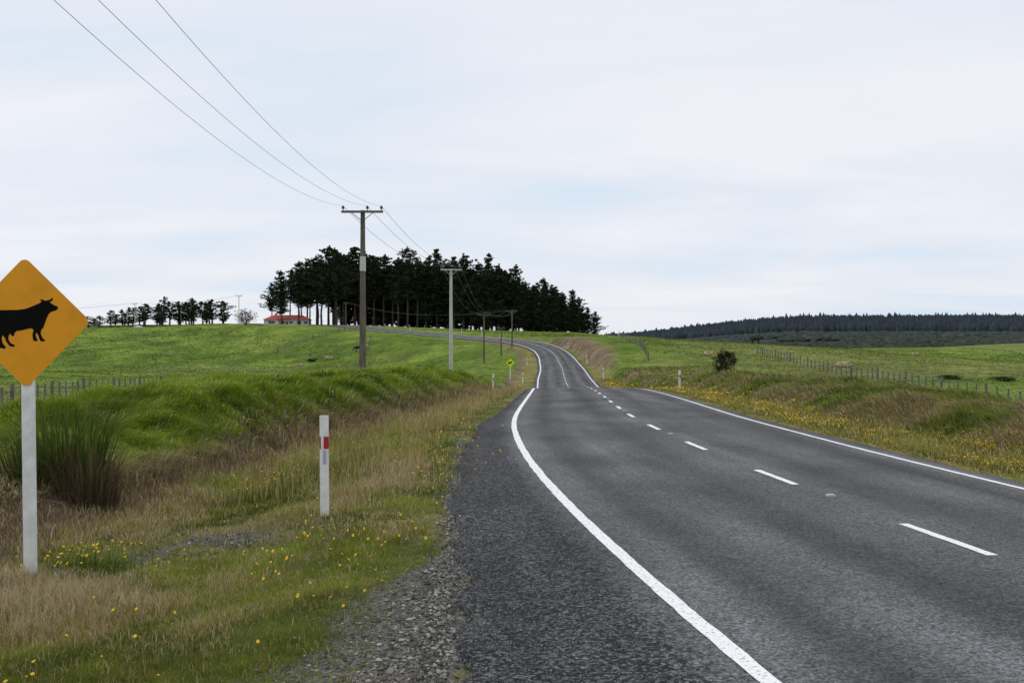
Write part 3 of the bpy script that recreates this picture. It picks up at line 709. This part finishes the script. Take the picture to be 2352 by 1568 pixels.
# ------------------------------------------------------------ marker posts
mb=MB();mb.box((0,0,.5),(.098,.035,1.15),0);mb.box((0,-.006,.765),(.1,.03,.14),1)
mb.box((-.018,-.0225,.765),(.03,.008,.14),0);mb.box((.008,-.0185,.60),(.04,.006,.16),2);mb.box((0,.006,.765),(.1,.03,.14),1)
mkme=mb.mesh('marker',[M_white,M_red,M_grey])
def marker(x,y,sc=1):
    o=add_obj('road_marker_post',mkme,(x,y,gz(x,y)),(0,RNG.normal(0,.01),0),(sc*1.15 if y>50 else sc,sc,sc));return o
m0=marker(-2.14,11.7);m0.location.z=-.12
for x,y in((-1.3,70),(1.2,113),(2.3,158),(9.65,59)):marker(x,y,1.1)
for x,y in((10.6,119),(11.7,160),(11.2,205),(-3,252)):marker(x,y,1.3)
for x,y in((-30,302),(-8,272),(24,230),(-14,285)):marker(x,y,1.3)

# ------------------------------------------------------------ utility poles and lines
def pole(x,y,topz,arm,mats,yaw=0,rb=.26,rt=.15,band=False,name='utility_pole',midx=.35):
    zb=gz(x,y)-.3;H=topz-zb;mb=MB()
    mb.tube((0,0,0),(0,0,H),rb,rt,4,0)
    if band:mb.tube((0,0,7.1-.5-zb),(0,0,7.1+.5-zb),rb*.86,rb*.82,4,3)
    tips=[]
    if arm>0:
        az=H-.12
        mb.box((0,-rt-.06,az),(arm,.12,.15),1)
        for sg in(-1,1):mb.tube((sg*.75,-rt-.06,az-.05),(0,-rt*.9,az-.65),.025,.025,5,1)
        for px in(-arm/2+.12,midx,arm/2-.12):
            mb.tube((px,-rt-.06,az+.07),(px,-rt-.06,az+.2),.03,.03,6,2)
            mb.tube((px,-rt-.06,az+.2),(px,-rt-.06,az+.3),.10,.11,8,2);mb.tube((px,-rt-.06,az+.31),(px,-rt-.06,az+.4),.07,.075,8,2)
            tips.append(Vector((px*math.cos(yaw)+(rt+.06)*math.sin(yaw)+x,y+px*math.sin(yaw)-(rt+.06)*math.cos(yaw),topz-.12+.38)))
    add_obj(name,mb.mesh(name,mats),(x,y,zb),(0,0,yaw));return tips
mw=[M_wood,M_wood,M_ins,M_band];mc_=[M_concr,M_concr,M_ins,M_band]
T0=pole(-8.9,5,10.9,2.45,mw,midx=-.35)
T1=pole(-10.2,70,10.75,2.85,mw,0,.30,.19,True)
T2=pole(-6.85,115,9.95,2.4,mc_,.12,.32,.2)
T3=pole(-4.7,172,6.4,2.4,mw,.1,.22,.14)
T4=pole(0,215,8.2,2.3,mw,.3,.2,.13)
T4b=pole(-2.0,190,4.4,1.2,mw,.3,.17,.11)
T5=pole(-54.5,336,14.5,1.6,mw,.5,.18,.12)
T6=pole(-92,345,17.2,2.0,mc_,.4,.2,.13)
T7=pole(-118,365,15.5,1.6,mw,.4,.18,.12);T8=pole(-137,372,15.5,1.6,mc_,.4,.18,.12)
def wires(A,B,sag,r):
    mb=MB()
    for p,q in zip(A,B):
        prev=None
        for i in range(33):
            t=i/32;c=p.lerp(q,t);c.z-=sag*4*t*(1-t)
            if prev is not None:mb.tube(prev,c,r,r,4,0,False)
            prev=c
    add_obj('power_lines',mb.mesh('power_lines',[M_wire]))
wires(T0,T1,1.9,.0075);wires(T1,T2,1.1,.012);wires(T2,T3,1.5,.013);wires(T3,T4,1.0,.014)
wires(T4,T5,2.5,.012);wires(T6,T7,.6,.013);wires(T7,T8,.5,.013)
wires(T8,[Vector((-190,380,12.5)),Vector((-189,380,12.5)),Vector((-188,380,12.5))],.5,.013)

# ------------------------------------------------------------ fences
def fence(name,pts,sp,h=1.1,pw=.11,nw=5):
    mb=MB();tops=[]
    for i in range(len(pts)-1):
        p,q=np.array(pts[i]),np.array(pts[i+1]);n=int(np.linalg.norm(q-p)/sp)
        for k in range(n):tops.append(p+(q-p)*k/n)
    tops.append(np.array(pts[-1]));tops=np.array(tops);zs=ground(tops[:,0],tops[:,1])
    for i,(p,zz) in enumerate(zip(tops,zs)):
        w=pw*(1.35 if i%5==0 else RNG.uniform(.6,.9));hh=h*(1.08 if i%5==0 else RNG.uniform(.9,1))
        mb.tube((p[0],p[1],zz-.2),(p[0]+RNG.normal(0,.03),p[1],zz+hh),w*.6,w*.55,6,0)
        if i:
            for j in range(nw):
                f=(j+1)/nw*h*.93
                mb.tube((tops[i-1][0],tops[i-1][1],zs[i-1]+f),(p[0],p[1],zz+f),.010,.010,3,1,False)
    add_obj(name,mb.mesh(name,[M_post,M_wire]))
fence('post_and_wire_fence',[(-24,36),(-29,56),(-33,80),(-36,105)],1.7,1.2,.17)
fence('post_and_wire_fence',[(-17,40),(-19,75),(-21,120),(-30,170),(-36,262)],2.6,1.1,.14)
fence('post_and_wire_fence',[(24,36),(29,57),(33,95),(36,150)],1.8,1.1,.13)
fence('post_and_wire_fence',[(18,135),(20.5,165),(21,200)],2.2)
fence('post_and_wire_fence',[(-60,262),(-44,300)],3,1.1,.2)

# ------------------------------------------------------------ house
def house(x,y):
    par=bpy.data.objects.new('farm_house',None);scene.collection.objects.link(par);z0=max(gz(x,y),7.2)
    par.location=(x,y,z0-.1);par.rotation_euler=(0,0,.12);par.scale=(.92,.92,.85)
    W=new_mat('house_wall',(.62,.60,.55));Rf=noisy(new_mat('red_roof',rough=.6),(.34,.06,.045),(.45,.09,.06),2);G=new_mat('window_glass',(.03,.035,.04),.1,.6)
    def p(name,mb,ms):
        o=add_obj(name,mb.mesh(name,ms));o.parent=par
    mb=MB();mb.box((0,0,1.3),(17,8,2.6));mb.box((-5.5,-4.8,1.25),(5,1.6,2.5));p('walls',mb,[W])
    mb=MB()
    def hip(cx,cy,lx,ly,z,h,mi=0):
        a=[(cx-lx/2,cy-ly/2,z),(cx+lx/2,cy-ly/2,z),(cx+lx/2,cy+ly/2,z),(cx-lx/2,cy+ly/2,z)]
        r0=(cx-lx/2+ly*.4,cy,z+h);r1=(cx+lx/2-ly*.4,cy,z+h)
        mb.poly([a[0],a[1],r1,r0]);mb.poly([a[1],a[2],r1]);mb.poly([a[2],a[3],r0,r1]);mb.poly([a[3],a[0],r0]);mb.poly(a[::-1])
    hip(0,0,18.2,9.2,2.6,2.0);hip(-5.5,-4.6,6,3.4,2.55,1.0);p('roof',mb,[Rf])
    mb=MB()
    for wx in(-1.5,1.5,4.5,7):
        mb.box((wx,-4.01,1.5),(1.5,.06,1.1),0)
    mb.box((-5.5,-5.62,1.5),(2.4,.06,1.1),0);p('windows',mb,[G])
    mb=MB();mb.box((0,-4.02,1.0),(.9,.08,2.0),0);p('door',mb,[new_mat('door_paint',(.2,.08,.05))])
    mb=MB();mb.box((-4.5,.6,4.2),(.9,.9,2.2),0);mb.box((-4.5,.6,5.35),(1.1,1.1,.15),0);p('chimney',mb,[W])
house(-79,361)
for px,py_,tl in((-80,356,22),(-74,356,26),(-70.5,357,28),(-66,355,30),(-61,356,33)):put_pine(px,py_,tl,PH,1.0)
mb=MB();mb.tube((0,0,0),(0,0,1.9),1.7,1.7,16,0);mb.tube((0,0,1.9),(0,0,2.3),1.7,.3,16,0)
add_obj('water_tank',mb.mesh('water_tank',[M_band]),(-132,362,gz(-132,362)+.1))

# ------------------------------------------------------------ cattle
def cow_mesh(name,lying,graze,mat):
    d=-.72 if lying else 0
    v=[(-.75,0,1.12+d),(-.25,0,1.06+d),(.35,0,1.08+d),(.62,0,1.16+d)];r=[.25,.36,.34,.24];e=[(0,1),(1,2),(2,3)]
    def add(p,rad,par):
        v.append(p);r.append(rad);e.append((par,len(v)-1));return len(v)-1
    if graze:
        n=add((.95,0,.95),.15,3);h=add((1.15,0,.55),.12,n);m=add((1.25,0,.22),.08,h)
    else:
        n=add((.88,0,1.34+d),.15,3);h=add((1.10,0,1.44+d),.13,n);m=add((1.38,0,1.28+d),.085,h)
    for sg in(-1,1):
        x,y,z=v[h];add((x-.06,sg*.22,z+.06),.03,h)
        if lying:
            a=add((-.6,sg*.32,.28),.15,0);b=add((-.25,sg*.42,.16),.09,a);add((-.55,sg*.45,.07),.05,b)
            a=add((.5,sg*.24,.25),.11,2);b=add((.8,sg*.26,.12),.06,a);add((.55,sg*.28,.06),.05,b)
        else:
            a=add((-.76,sg*.17,.92),.17,0);b=add((-.62,sg*.18,.68),.11,a);c=add((-.82,sg*.17,.48),.06,b);add((-.76,sg*.17,.05),.05,c)
            a=add((.45,sg*.16,.82),.12,2);b=add((.47,sg*.16,.46),.065,a);add((.45,sg*.16,.05),.05,b)
    t=add((-1.0,0,1.08+d),.04,0);add((-1.04,0,max(.15,.55+d)),.03,t)
    me=bpy.data.meshes.new('c');me.from_pydata(v,e,[]);o=bpy.data.objects.new('c',me);scene.collection.objects.link(o)
    sk=o.modifiers.new('s','SKIN')
    for i,q in enumerate(me.skin_vertices[0].data):q.radius=(r[i],r[i]);q.use_root=(i==1)
    ss=o.modifiers.new('u','SUBSURF');ss.levels=1
    dg=bpy.context.evaluated_depsgraph_get();m2=bpy.data.meshes.new_from_object(o.evaluated_get(dg));m2.name=name
    bpy.data.objects.remove(o);m2.materials.clear();m2.materials.append(mat);return m2
Bk=new_mat('black_hide',(.012,.011,.011),.7);Cr=noisy(new_mat('cream_hide'),(.34,.26,.16),(.48,.38,.26),2)
cl=cow_mesh('cow_lying_black',True,False,Bk);cc=cow_mesh('cow_lying_cream',True,False,Cr);cg=cow_mesh('cow_graze_black',False,True,Bk);cgc=cow_mesh('cow_graze_cream',False,True,Cr);cs_=cow_mesh('cow_stand_black',False,False,Bk)
for me,x,y,rz,sc in((cc,-49,236,.2,1.1),(cl,-47.5,243,.1,1.1),(cc,-43.5,243,2.9,1.1),(cg,-37,246,3.1,1.05),(cgc,-35.5,247,.4,1.0),(cs_,47,197,.2,1.05),(cc,93,285,0,1.2),(cc,118,300,.4,1.2),(cc,26.5,138,.5,.8),(cc,39,121,.2,.8),(cc,40,123,2.8,.8)):
    add_obj('cow',me,(x,y,gz(x,y)),(0,0,rz),(sc,sc,sc))

# ------------------------------------------------------------ sky, sun, camera
w=bpy.data.worlds.new('World');scene.world=w;w.use_nodes=True;nt=w.node_tree;N=nt.nodes;L=nt.links
bg=N['Background'];bg.inputs['Strength'].default_value=.1
EL,AZ=math.radians(58),math.radians(-60)
sky=N.new('ShaderNodeTexSky');sky.sky_type='NISHITA';sky.sun_disc=False;sky.sun_elevation=EL;sky.sun_rotation=AZ
tc=N.new('ShaderNodeTexCoord');sx=N.new('ShaderNodeSeparateXYZ');L.new(tc.outputs['Generated'],sx.inputs[0])
def mth(op,a,b=None,v=None):
    q=N.new('ShaderNodeMath');q.operation=op;L.new(a,q.inputs[0])
    if b is not None:L.new(b,q.inputs[1])
    elif v is not None:q.inputs[1].default_value=v
    return q.outputs[0]
zc=mth('ADD',mth('MAXIMUM',sx.outputs[2],v=0.0),v=.10)
cb=N.new('ShaderNodeCombineXYZ');L.new(mth('DIVIDE',sx.outputs[0],zc),cb.inputs[0]);L.new(mth('DIVIDE',sx.outputs[1],zc),cb.inputs[1])
nz=N.new('ShaderNodeTexNoise');nz.inputs['Scale'].default_value=.55;nz.inputs['Detail'].default_value=7;nz.inputs['Roughness'].default_value=.52;nz.inputs['Distortion'].default_value=.4
mp=N.new('ShaderNodeMapping');mp.inputs['Location'].default_value=(3.1,1.7,0);mp.inputs['Rotation'].default_value=(0,0,.3);mp.inputs['Scale'].default_value=(.8,1.3,1)
L.new(cb.outputs[0],mp.inputs[0]);L.new(mp.outputs[0],nz.inputs['Vector'])
rp=N.new('ShaderNodeValToRGB');E=rp.color_ramp.elements
E[0].position=.30;E[0].color=(.66,.79,.93,1);E[1].position=.64;E[1].color=(.90,.905,.955,1)
e=E.new(.47);e.color=(.80,.845,.925,1)
L.new(nz.outputs['Fac'],rp.inputs[0])
vm=N.new('ShaderNodeVectorMath');vm.operation='SCALE';vm.inputs['Scale'].default_value=10.1;L.new(rp.outputs[0],vm.inputs[0])
mx=N.new('ShaderNodeMix');mx.data_type='RGBA';mx.inputs[0].default_value=.07;L.new(vm.outputs[0],mx.inputs[6]);L.new(sky.outputs[0],mx.inputs[7])
L.new(mx.outputs[2],bg.inputs['Color'])
sl=bpy.data.lights.new('sun','SUN');sl.energy=1.2;sl.angle=math.radians(14);sl.color=(1,.96,.9)
so=bpy.data.objects.new('sun',sl);scene.collection.objects.link(so)
dirv=Vector((math.sin(AZ)*math.cos(EL),math.cos(AZ)*math.cos(EL),math.sin(EL)))
so.rotation_euler=dirv.to_track_quat('Z','Y').to_euler();so.location=(0,0,50)
cd=bpy.data.cameras.new('camera');co=bpy.data.objects.new('camera',cd);scene.collection.objects.link(co)
co.location=(0,0,1.8);co.rotation_euler=(PI/2,0,0);cd.lens=36;cd.sensor_width=36;cd.clip_end=6000;cd.clip_start=.05
scene.camera=co
